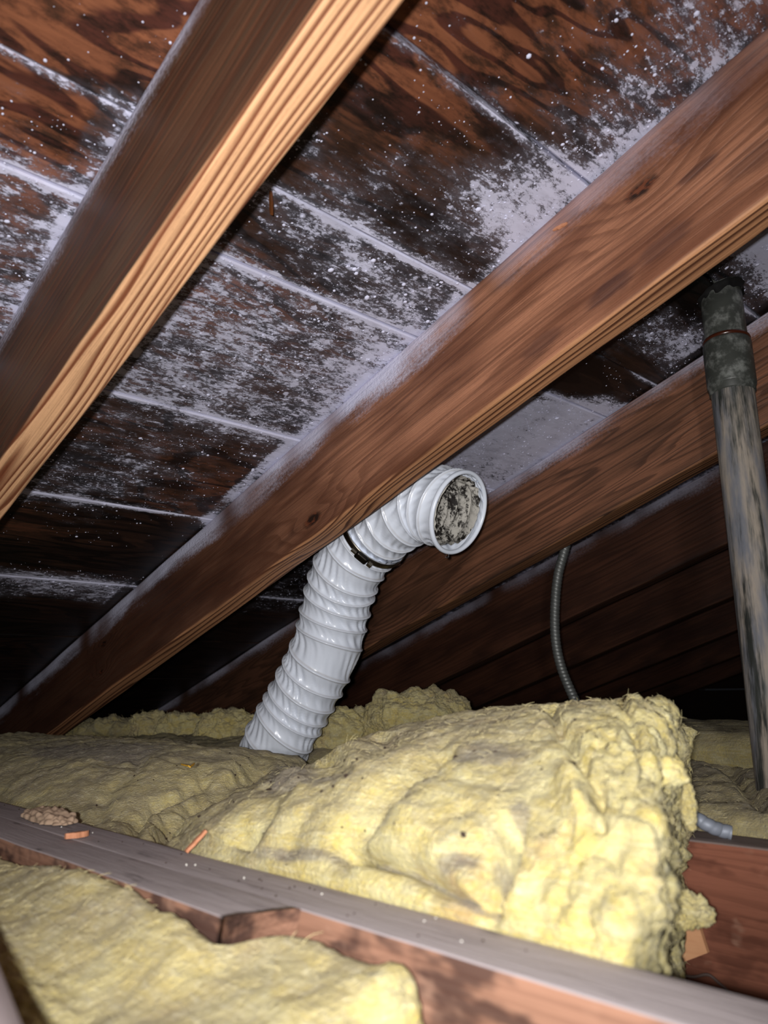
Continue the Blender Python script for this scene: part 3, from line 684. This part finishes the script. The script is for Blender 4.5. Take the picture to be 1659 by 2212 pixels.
# ------------------------------------------------------------------ swept tubes
def catmull(pts, n):
    pts = np.array(pts, float); P = np.vstack([2*pts[0]-pts[1], pts, 2*pts[-1]-pts[-2]])
    out = []
    for i in range(1, len(P)-2):
        t = np.linspace(0, 1, 40, endpoint=False)[:, None]
        out.append(0.5*((2*P[i])+(-P[i-1]+P[i+1])*t+(2*P[i-1]-5*P[i]+4*P[i+1]-P[i+2])*t*t+(-P[i-1]+3*P[i]-3*P[i+1]+P[i+2])*t**3))
    out = np.vstack(out+[P[-2][None]])
    s = np.concatenate([[0], np.cumsum(np.linalg.norm(np.diff(out, axis=0), axis=1))])
    q = np.linspace(0, s[-1], n)
    return np.stack([np.interp(q, s, out[:, k]) for k in range(3)], 1), q
def frames(C):
    T = np.gradient(C, axis=0); T /= np.linalg.norm(T, axis=1)[:, None]
    A = np.zeros_like(T); a = np.cross(T[0], [0.3, 0.2, 1.0]); a /= np.linalg.norm(a); A[0] = a
    for i in range(1, len(C)):
        a = A[i-1]-T[i]*(A[i-1]@T[i]); A[i] = a/np.linalg.norm(a)
    return T, A, np.cross(T, A)
def sweep(C, radf, nth):
    n = len(C); T, A, B = frames(C); th = np.linspace(0, 2*math.pi, nth, endpoint=False)
    R = radf(th)                                              # (n, nth)
    V = C[:, None, :]+R[..., None]*(np.cos(th)[None, :, None]*A[:, None, :]+np.sin(th)[None, :, None]*B[:, None, :])
    return V.reshape(-1, 3), grid_faces(n, nth, True)

# ------------------------------------------------------------------ the white flexible vent hose
s = NT('white_vinyl'); n_ = s.noise(s.co((40, 40, 40)), 1.0, 4)
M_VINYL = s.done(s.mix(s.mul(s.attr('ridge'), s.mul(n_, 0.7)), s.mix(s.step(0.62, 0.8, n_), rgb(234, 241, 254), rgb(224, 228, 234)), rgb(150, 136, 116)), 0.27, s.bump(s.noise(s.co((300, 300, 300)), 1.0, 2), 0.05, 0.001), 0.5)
s = NT('mouldy_liner'); n_ = s.noise(s.co((55, 55, 20)), 1.0, 5, 0.7); n2_ = s.noise(s.co((260, 260, 260)), 1.0, 4, 0.7)
_m = s.step(0.50, 0.60, s.add(s.mul(n_, 0.66), s.mul(n2_, 0.42)))
M_LINER = s.done(s.mix(_m, rgb(186, 182, 174), rgb(30, 25, 23)), 0.7, s.bump(n2_, 0.3, 0.001))
s = NT('steel_band'); M_STEEL = s.done(rgb(150, 142, 128), 0.32, None, 0.5, 1.0)
s = NT('steel_dark'); M_STEELD = s.done(rgb(60, 56, 52), 0.4, None, 0.5, 1.0)
HP = [(588, 1640, 1.215), (600, 1600, 1.20), (650, 1510, 1.19), (702, 1405, 1.175), (726, 1310, 1.165), (745, 1245, 1.15), (776, 1188, 1.135), (812, 1150, 1.115), (856, 1112, 1.08), (918, 1086, 1.045), (991, 1107, 1.005)]
HPTS = [at(*p) for p in HP]
RH = 0.0535
HC, HS = catmull(HPTS, 900)
hpx, hpy, _ = proj(HC)
I_CL = int(np.argmin(np.hypot(hpx-806, hpy-1154)))             # where the clamp sits
def hose_rad(S_, pitch, ph0, seed, R=RH, ridge=0.085, pleat=1.0):
    def f(th):
        sw = S_ + 0.006*np.sin(S_*38+seed) + 0.003*np.sin(S_*91+seed*2)
        phi = sw[:, None]/pitch + th[None, :]/(2*math.pi) + ph0 + 0.05*np.sin(th[None, :]*2+seed+S_[:, None]*30)
        t = phi - np.floor(phi); k = np.floor(phi)
        valley = np.sin(math.pi*t**0.75)
        pl = np.abs(((th[None, :]*21/(2*math.pi)+t*0.9+k*0.37+0.25*np.sin(k*1.7+th[None, :]*3)) % 1)*2-1)
        pl2 = np.abs(((th[None, :]*29/(2*math.pi)+t*1.6+k*0.61) % 1)*2-1)
        r = R*(1-ridge*valley) + R*0.066*np.sin(math.pi*t)*(pl-0.5)*pleat*(0.7+0.5*np.sin(th[None, :]*2+k)) + R*0.014*np.sin(math.pi*t)*(pl2-0.5)
        r = r + 0.0011*np.exp(-(np.minimum(t, 1-t)/0.035)**2)
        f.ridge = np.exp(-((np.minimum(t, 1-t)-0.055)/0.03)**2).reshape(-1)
        return r
    return f
hose = thing('flexible_vent_hose', 'white ribbed vinyl vent hose bending to an open mouth behind the reddish rafter', 'hose', tuple(HPTS[0]))
lo = slice(0, I_CL+8); hi = slice(I_CL-2, 900)
fl_ = hose_rad(HS[lo]*(1.0+0.25*np.exp(-(HS[lo]/0.16)**2)), 0.0265, 0.1, 1.3); V, F = sweep(HC[lo], fl_, 150)
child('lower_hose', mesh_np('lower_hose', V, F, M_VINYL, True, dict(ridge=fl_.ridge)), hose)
Sh = HS[hi]; u = (Sh-Sh[0])/(Sh[-1]-Sh[0])
f0 = hose_rad(Sh+0.012*u*0, 0.0245, 0.0, 4.1, RH*1.0, 0.085)
grow = (0.96+0.04*sstep(0, 0.3, u)+0.035*sstep(0.75, 1.0, u))
V, F = sweep(HC[hi], lambda th: f0(th)*grow[:, None], 150)
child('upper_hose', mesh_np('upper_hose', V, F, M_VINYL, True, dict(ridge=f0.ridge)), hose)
# dirty inside, seen through the mouth
ci = slice(700, 898); fi = hose_rad(HS[ci], 0.0245, 0.35, 4.1, RH*0.89, 0.10, 1.7)
V, F = sweep(HC[ci], fi, 120)
child('inner_liner', mesh_np('inner_liner', V, F[:, ::-1], M_LINER), hose, 'grey inner lining speckled with black mould')
T_, A_, B_ = frames(HC)
def ring_mesh(name, c, t, a, b, R, r, mat, n=96, k=12, squash=1.0):
    th = np.linspace(0, 2*math.pi, n, endpoint=False); ph = np.linspace(0, 2*math.pi, k, endpoint=False)
    rad = np.cos(th)[:, None]*a+np.sin(th)[:, None]*b
    V = c+rad[:, None, :]*(R+r*np.cos(ph))[None, :, None]+t*(squash*r*np.sin(ph))[None, :, None]
    V = V.reshape(-1, 3); F = grid_faces(n, k, True); u = np.arange(k)
    F = np.vstack([F, np.stack([(n-1)*k+u, (n-1)*k+(u+1) % k, (u+1) % k, u], 1)])
    return mesh_np(name, V, F, mat)
child('mouth_rim', ring_mesh('mouth_rim', HC[-1], T_[-1], A_[-1], B_[-1], RH*1.0, 0.0030, M_VINYL, squash=1.2), hose)
# worm-drive hose clamp
cc, ct = HC[I_CL], T_[I_CL]; ca_, cb_ = A_[I_CL], B_[I_CL]
def band_mesh():
    n = 220; th = np.linspace(0, 2*math.pi, n, endpoint=False)
    pr = [(-0.0045, 0.0), (-0.0045, 0.0011), (-0.003, 0.0013), (0.003, 0.0013), (0.0045, 0.0011), (0.0045, 0.0)]
    rad = np.cos(th)[:, None]*ca_+np.sin(th)[:, None]*cb_
    V = np.zeros((n, 6, 3))
    for j, (a, r) in enumerate(pr):
        V[:, j] = cc+rad*(RH*1.015+r)+ct*a
    F = grid_faces(n, 6, True); u = np.arange(6)
    F = np.vstack([F, np.stack([(n-1)*6+u, (n-1)*6+(u+1) % 6, (u+1) % 6, u], 1)])
    return mesh_np('hose_clamp', V.reshape(-1, 3), F, M_STEEL)
clampo = child('hose_clamp', band_mesh(), hose, 'shiny steel worm drive hose clamp')
def sub(name, me, parent):
    o = link(name, me, parent); return o
toward = -cc/np.linalg.norm(cc); toward = toward-ct*(toward@ct); toward /= np.linalg.norm(toward)
side = np.cross(ct, toward)
if side@RT < 0: side = -side
def slots():
    Vv, Ff = [], []
    for k in range(64):
        a = -1.9+k*0.028
        d = toward*math.cos(a)+side*math.sin(a); e = -toward*math.sin(a)+side*math.cos(a)
        o0 = cc+d*(RH*1.015+0.00135); b = len(Vv)
        for (p, q, h) in ((-1, -1, 0), (1, -1, 0), (1, 1, 0), (-1, 1, 0), (-1, -1, 1), (1, -1, 1), (1, 1, 1), (-1, 1, 1)):
            Vv.append(o0+e*(0.00042*p+0.0004*q)+ct*0.0027*q+d*0.0004*h)
        Ff += [[b+i for i in f] for f in ((0, 1, 2, 3), (4, 5, 6, 7), (0, 1, 5, 4), (1, 2, 6, 5), (2, 3, 7, 6), (3, 0, 4, 7))]
    return mesh_np('band_slots', np.array(Vv), Ff, M_STEELD, False)
sl = sub('band_slots', slots(), clampo); sl['kind'] = 'stuff'
def oriented(me_verts, c, ex, ey, ez): return c+me_verts[:, 0:1]*ex+me_verts[:, 1:2]*ey+me_verts[:, 2:3]*ez
ah = 0.20; hd = toward*math.cos(ah)+side*math.sin(ah); he = -toward*math.sin(ah)+side*math.cos(ah)
hc = cc+hd*(RH*1.015+0.005)
V, F = rbox((0.020, 0.0115, 0.0085), 0.003, (12, 10, 10)); sub('screw_housing', mesh_np('screw_housing', oriented(V, hc, he, ct, hd), F, M_STEELD), clampo)
th = np.linspace(0, 2*math.pi, 6, endpoint=False)
V = [np.array([x_, 0.0046*math.cos(a), 0.0046*math.sin(a)]) for x_ in (0.0, 0.006) for a in th]; F = [[k, (k+1) % 6, 6+(k+1) % 6, 6+k] for k in range(6)]+[list(range(6))[::-1], list(range(6, 12))]
sub('screw_head', mesh_np('screw_head', oriented(np.array(V), hc+he*0.012, he, ct, hd), F, M_STEEL, False), clampo)
V = [np.array([x_, 0.0028*math.cos(a), 0.0028*math.sin(a)]) for x_ in (-0.018, 0.0) for a in th]
sub('screw_tip', mesh_np('screw_tip', oriented(np.array(V), hc, he, ct, hd), F, M_STEEL, False), clampo)
s = NT('water'); s.done((1, 1, 1), 0.02); s.b.inputs['Transmission Weight'].default_value = 1.0; s.b.inputs['IOR'].default_value = 1.33
rr = []
V, F = rbox((2, 2, 2), 0.95, (10, 10, 10)); V[:, 2] = np.where(V[:, 2] > 0, V[:, 2]*1.5, V[:, 2])
dn = -np.array([0, 0, 1.0]); low = HC[-1]+(dn-T_[-1]*(dn@T_[-1]))/np.linalg.norm(dn-T_[-1]*(dn@T_[-1]))*(RH*1.0+0.003)
child('water_drop', mesh_np('water_drop', V*0.0028+low-np.array([0, 0, 0.0025]), F, s.m), hose)

# ------------------------------------------------------------------ black drain vent pipe
s = NT('black_pipe'); nb = s.noise(s.co((30, 30, 4)), 1.0, 5, 0.65); st_ = s.noise(s.co((75, 75, 3), (4, 2, 1)), 1.0, 5, 0.65); sc_ = s.noise(s.co((170, 170, 40)), 1.0, 3, 0.6)
dustm = s.mul(s.step(0.40, 0.58, s.add(s.mul(st_, 0.8), s.mul(sc_, 0.2))), 0.85)
colp = s.mix(s.step(0.4, 0.7, nb), rgb(40, 42, 40), rgb(66, 68, 64)); colp = s.mix(dustm, colp, s.mix(s.step(0.35, 0.65, s.noise(s.co((60, 60, 12)), 1.0, 4)), rgb(164, 152, 138), rgb(112, 114, 122)))
M_PIPE = s.done(colp, s.mix(dustm, (0.35,)*3, (0.9,)*3), s.bump(sc_, 0.15, 0.001), 0.4)
s = NT('black_coupling'); nb = s.noise(s.co((60, 60, 60)), 1.0, 5, 0.65)
M_COUP = s.done(s.mix(s.step(0.45, 0.75, nb), rgb(58, 60, 56), rgb(124, 126, 122)), 0.45, s.bump(nb, 0.2, 0.001), 0.4)
s = NT('rusty_sealant'); M_SEAL = s.done(rgb(62, 28, 16), 0.2, None, 0.6)
at_ = lambda a, b, t: ray(a, b)*t
PT, PB = at_(1556, 632, 0.966), at_(1692, 1738, 0.80)
def pipe_at(f): return PT+(PB-PT)*f
def pipe_f(py):
    fs = np.linspace(0, 1, 2000); P = PT+(PB-PT)*fs[:, None]; return fs[int(np.argmin(np.abs(proj(P)[1]-py)))]
def lathe(name, prof, mat, nth=64):
    ax = (PB-PT)/np.linalg.norm(PB-PT); a = np.cross(ax, [1, 0, 0]); a /= np.linalg.norm(a); b = np.cross(ax, a)
    th = np.linspace(0, 2*math.pi, nth, endpoint=False); rad = np.cos(th)[:, None]*a+np.sin(th)[:, None]*b
    V = np.concatenate([pipe_at(f)+rad*r for f, r in prof]); return mesh_np(name, V, grid_faces(len(prof), nth, True), mat)
pipe = thing('vent_pipe', 'black plastic drain vent pipe with coupling rising to the roof, right side', 'pipe', tuple(PB))
f1, f2, f3 = pipe_f(742), pipe_f(838), pipe_f(850)
e = 0.002
fs = [(0.0-0.02, 0.0242)]+[(f, 0.0242) for f in np.linspace(0.0, f1+0.01, 8)]
child('upper_pipe', lathe('upper_pipe', fs, M_COUP), pipe)
child('coupling', lathe('coupling', [(f1-e, 0.0240), (f1, 0.0268), (f1+3*e, 0.0277), (f2-2*e, 0.0277), (f2, 0.0270), (f2+e*0.3, 0.0262), (f3, 0.0260), (f3+e, 0.0238)], M_COUP), pipe)
child('lower_pipe', lathe('lower_pipe', [(f, 0.0242) for f in np.linspace(f3-0.01, 1.2, 30)], M_PIPE), pipe, 'dusty scuffed black pipe')
ax = (PB-PT)/np.linalg.norm(PB-PT); a = np.cross(ax, [1, 0, 0]); a /= np.linalg.norm(a)
child('sealant_ring', ring_mesh('sealant_ring', pipe_at(f1-0.004), ax, a, np.cross(ax, a), 0.0245, 0.0030, M_SEAL, 64, 10), pipe, 'shiny rust brown sealant ring')
# torn black felt collar hanging round the roof hole
n = 60; th = np.linspace(0, 2*math.pi, n, endpoint=False)
V = []
for k, (r, dz) in enumerate(((0.0248, -0.012), (0.0252, -0.006), (0.027, -0.0030), (0.029, -0.0020))):
    rr_ = r+0.003*noise(np.stack([np.cos(th)*3+k, np.sin(th)*3, th*0+k*.3], 1)); c0 = PT
    V.append(c0+np.cos(th)[:, None]*np.array([1, 0, 0])*rr_[:, None]+np.sin(th)[:, None]*LDIR*rr_[:, None]+NDIR*(dz+0.004*noise(np.stack([np.cos(th)*4, np.sin(th)*4, th*0+k], 1))*(k < 1))[:, None])
s = NT('roof_felt'); M_FELT = s.done(rgb(16, 15, 15), 0.8)
child('felt_collar', mesh_np('felt_collar', np.concatenate(V), grid_faces(4, n, True), M_FELT), pipe)

# ------------------------------------------------------------------ armoured cables
s = NT('galvanised_armour'); M_ARM = s.done(s.mix(s.noise(s.co((60, 60, 60)), 1.0, 3), rgb(92, 94, 92), rgb(128, 130, 128)), 0.5, None, 0.5, 0.6)
s = NT('blue_grey_armour'); M_ARM2 = s.done(rgb(140, 146, 158), 0.55, None, 0.5, 0.2)
def cable(label, pts, r, pitch, mat, per=9):
    L = np.sum(np.linalg.norm(np.diff(np.array(pts), axis=0), axis=1)); n = int(L/pitch*per)
    C, S_ = catmull(pts, n)
    def rad(th):
        t = (S_[:, None]/pitch+th[None, :]/(2*math.pi)) % 1
        return r*(0.86+0.14*np.sqrt(np.clip(np.sin(math.pi*t), 0, 1)))
    V, F = sweep(C, rad, 28)
    o = link('armoured_cable', mesh_np('armoured_cable', V, F, mat)); tag(o, label, 'cable'); return o
cx = 1.085
cable('grey ribbed armoured cable hanging down behind the big batt, centre right', [on_x(*p, cx) for p in ((1236, 1080), (1224, 1170), (1206, 1240), (1199, 1310), (1200, 1380), (1212, 1440), (1236, 1500), (1262, 1550), (1290, 1590), (1330, 1640), (1370, 1690))], 0.0079, 0.0062, M_ARM)
cable('short blue grey armoured cable end lying on the far joist by the torn batt', [on_x(*p, x) for p, x in (((1500, 1765), 0.66), ((1515, 1774), 0.66), ((1535, 1785), 0.662), ((1556, 1793), 0.668), ((1580, 1799), 0.672))], 0.0058, 0.0075, M_ARM2, 12)

# ------------------------------------------------------------------ small things
s = NT('fresh_split_wood'); g_ = s.noise(s.co((40, 300, 300)), 1.0, 3); M_CHIP = s.done(s.mix(g_, rgb(212, 152, 116), rgb(176, 112, 80)), 0.7)
s = NT('rusty_nail'); M_NAIL = s.done(rgb(140, 84, 44), 0.5, None, 0.5, 0.5)
s = NT('plywood_scrap'); M_PLY = s.done(s.mix(s.noise(s.co((60, 60, 400)), 1.0, 3), rgb(214, 164, 122), rgb(196, 140, 100)), 0.8)
s = NT('tan_granules'); M_TAN = s.done(s.mix(s.noise(s.co((200, 200, 200)), 1.0, 3), rgb(186, 160, 136), rgb(150, 126, 106)), 0.95)
def sliver(name, label, cat, A, B, w, h, mat, seed=0, up=(0, 0, 1), taper=0.5):
    A, B = np.array(A), np.array(B); d = (B-A)/np.linalg.norm(B-A); up = np.array(up, float); sd = np.cross(d, up); sd /= np.linalg.norm(sd); up = np.cross(sd, d)
    n = 9; V = []
    for k in range(n):
        t = k/(n-1); ww = w*(1-(1-taper)*abs(2*t-1)**2)*(1+0.08*math.sin(k*2.3+seed)); c0 = A+(B-A)*t+sd*0.05*w*math.sin(k*1.9+seed)
        V += [c0-sd*ww/2, c0+sd*ww/2, c0+sd*ww*0.4+up*h, c0-sd*ww*0.35+up*h*0.9]
    F = grid_faces(n, 4, True).tolist()+[[0, 1, 2, 3], [(n-1)*4+k for k in (3, 2, 1, 0)]]
    o = link(name, mesh_np(name, np.array(V), F, mat, False)); return tag(o, label, cat)
# deck surface points
nt = on_deck(583, 415)
sliver('nail', 'rusty nail tip poking through the roof board beside the near rafter', 'nail', nt+NDIR*0.002, at(584, 462, np.linalg.norm(nt)/np.linalg.norm(ray(583, 415))*0.985), 0.0028, 0.0026, M_NAIL, 0, (1, 0, 0), 0.5)
sliver('wood_chip', 'flat orange wood chip lying on the grey top of the near joist', 'wood chip', on_z(140, 1812, JZ+0.0012), on_z(190, 1805, JZ+0.0012), 0.010, 0.004, M_CHIP, 1.0, taper=0.3)
sliver('wood_splinter', 'thin orange wood splinter leaning on the big batt', 'wood splinter', on_z(403, 1842, JZ+0.0015), at(447, 1796, 0.70*1.0) if False else on_x(446, 1796, 0.306), 0.0058, 0.002, M_CHIP, 2.0, taper=0.85)
V, F = rbox((2, 2, 2), 0.8, (40, 40, 30)); V = V/np.linalg.norm(V, axis=1)[:, None]**0.5
c0 = on_z(90, 1775, JZ); P_ = V*np.array([0.015, 0.045, 0.008]); P_ += vnormals(P_, F)*(0.004*(lumps(P_*150)-0.3)+0.004*fbm(P_*60, 2))[:, None]
P_ += c0+np.array([0.006, 0.0, 0.002]); P_[:, 2] = np.maximum(P_[:, 2], JZ+0.0012)
tag(link('debris_pile', mesh_np('debris_pile', P_, F, M_TAN)), 'small tan crumbly debris pile at the far left of the near joist', 'debris')
# plywood scrap leaning on the far joist
q = [on_x(1512, 1990, 0.628), on_x(1533, 2056, 0.628), on_x(1470, 2080, 0.622), on_x(1478, 2000, 0.624)]
V = np.array([p for p in q]+[p+np.array([-0.004, 0, 0.0]) for p in q]); F = [[0, 1, 2, 3], [7, 6, 5, 4], [0, 4, 5, 1], [1, 5, 6, 2], [2, 6, 7, 3], [3, 7, 4, 0]]
tag(link('plywood_scrap', mesh_np('plywood_scrap', V, F, M_PLY, False)), 'torn tan plywood scrap between batt and the red far joist', 'scrap')
# loose twig-like wire on the far joist's face
s = NT('dark_wire'); M_WIRE = s.done(rgb(104, 88, 82), 0.7)
C, S_ = catmull([on_x(*p, 0.627) for p in ((1478, 2108), (1500, 2110), (1530, 2106), (1556, 2126), (1590, 2152), (1640, 2174))], 60)
V, F = sweep(C, lambda th: np.full((60, 8), 0.0011), 8); tag(link('twig', mesh_np('twig', V, F, M_WIRE)), 'thin dark twig lying against the red far joist', 'twig')
# dusty board end in the lower left corner
V, F = rbox((0.09, 0.30, 0.02), 0.003, (10, 20, 6))
ang = -0.208; R2 = np.array([[math.cos(ang), -math.sin(ang), 0], [math.sin(ang), math.cos(ang), 0], [0, 0, 1]])
V = V@R2.T+np.array([0.062, 0.307, -0.103])
s = NT('dusty_board'); M_DB = s.done(s.mix(s.noise(s.co((40, 12, 40)), 1.0, 4), rgb(190, 176, 178), rgb(160, 146, 148)), 0.9)
tag(link('board', mesh_np('board', V, F, M_DB)), 'blurred dusty grey board end in the bottom left corner', 'board')
# yellow shavings and pale crumbs
for k, (a, b) in enumerate((((392, 1652), (408, 1656)), ((410, 1658), (420, 1650)))):
    sliver('shaving', ('longer' if k == 0 else 'shorter')+' bright yellow shaving on the big batt left of the hose', 'shaving', on_z(*a, -0.0640), on_z(*b, -0.0635), 0.0022, 0.001, NT('yellow_shaving').done(rgb(232, 176, 40), 0.7), k)
g = np.random.default_rng(44)
yv = g.uniform(0.15, 0.95, 60); Vc = np.stack([g.uniform(0.266, 0.297, 60), yv, np.full(60, JZ+0.0004)], 1)
def crumbs(root, Vc, mat, r0, r1, seed):
    base = np.array([(1, 0, 0), (-1, 0, 0), (0, 1, 0), (0, -1, 0), (0, 0, 1), (0, 0, -1)], float); tri = np.array([(0, 2, 4), (2, 1, 4), (1, 3, 4), (3, 0, 4), (2, 0, 5), (1, 2, 5), (3, 1, 5), (0, 3, 5)])
    n = len(Vc); r = np.random.default_rng(seed).uniform(r0, r1, (n, 1, 3)); vv = Vc[:, None]+base[None]*r
    me = mesh_np('crumbs', vv.reshape(-1, 3), (tri[None]+(np.arange(n)*6)[:, None, None]).reshape(-1, 3), mat, False)
    o = link('crumbs', me, root); o['kind'] = 'stuff'; o.matrix_parent_inverse = root.matrix_world.inverted(); return o
crumbs(jn, Vc[:14], M_PALE, 0.0004, 0.0009, 1); crumbs(jn, Vc[22:], M_GRIT, 0.0004, 0.001, 2)
# split splinter hanging on the reddish rafter
p0 = on_x(1196, 498, 0.6035)
sliver('wood_splinter', 'tiny bright splinter lifting from the reddish rafter near its top edge', 'wood splinter', p0, on_x(1226, 482, 0.6035), 0.004, 0.002, M_CHIP, 1.0, (-1, 0, 0), 0.4)
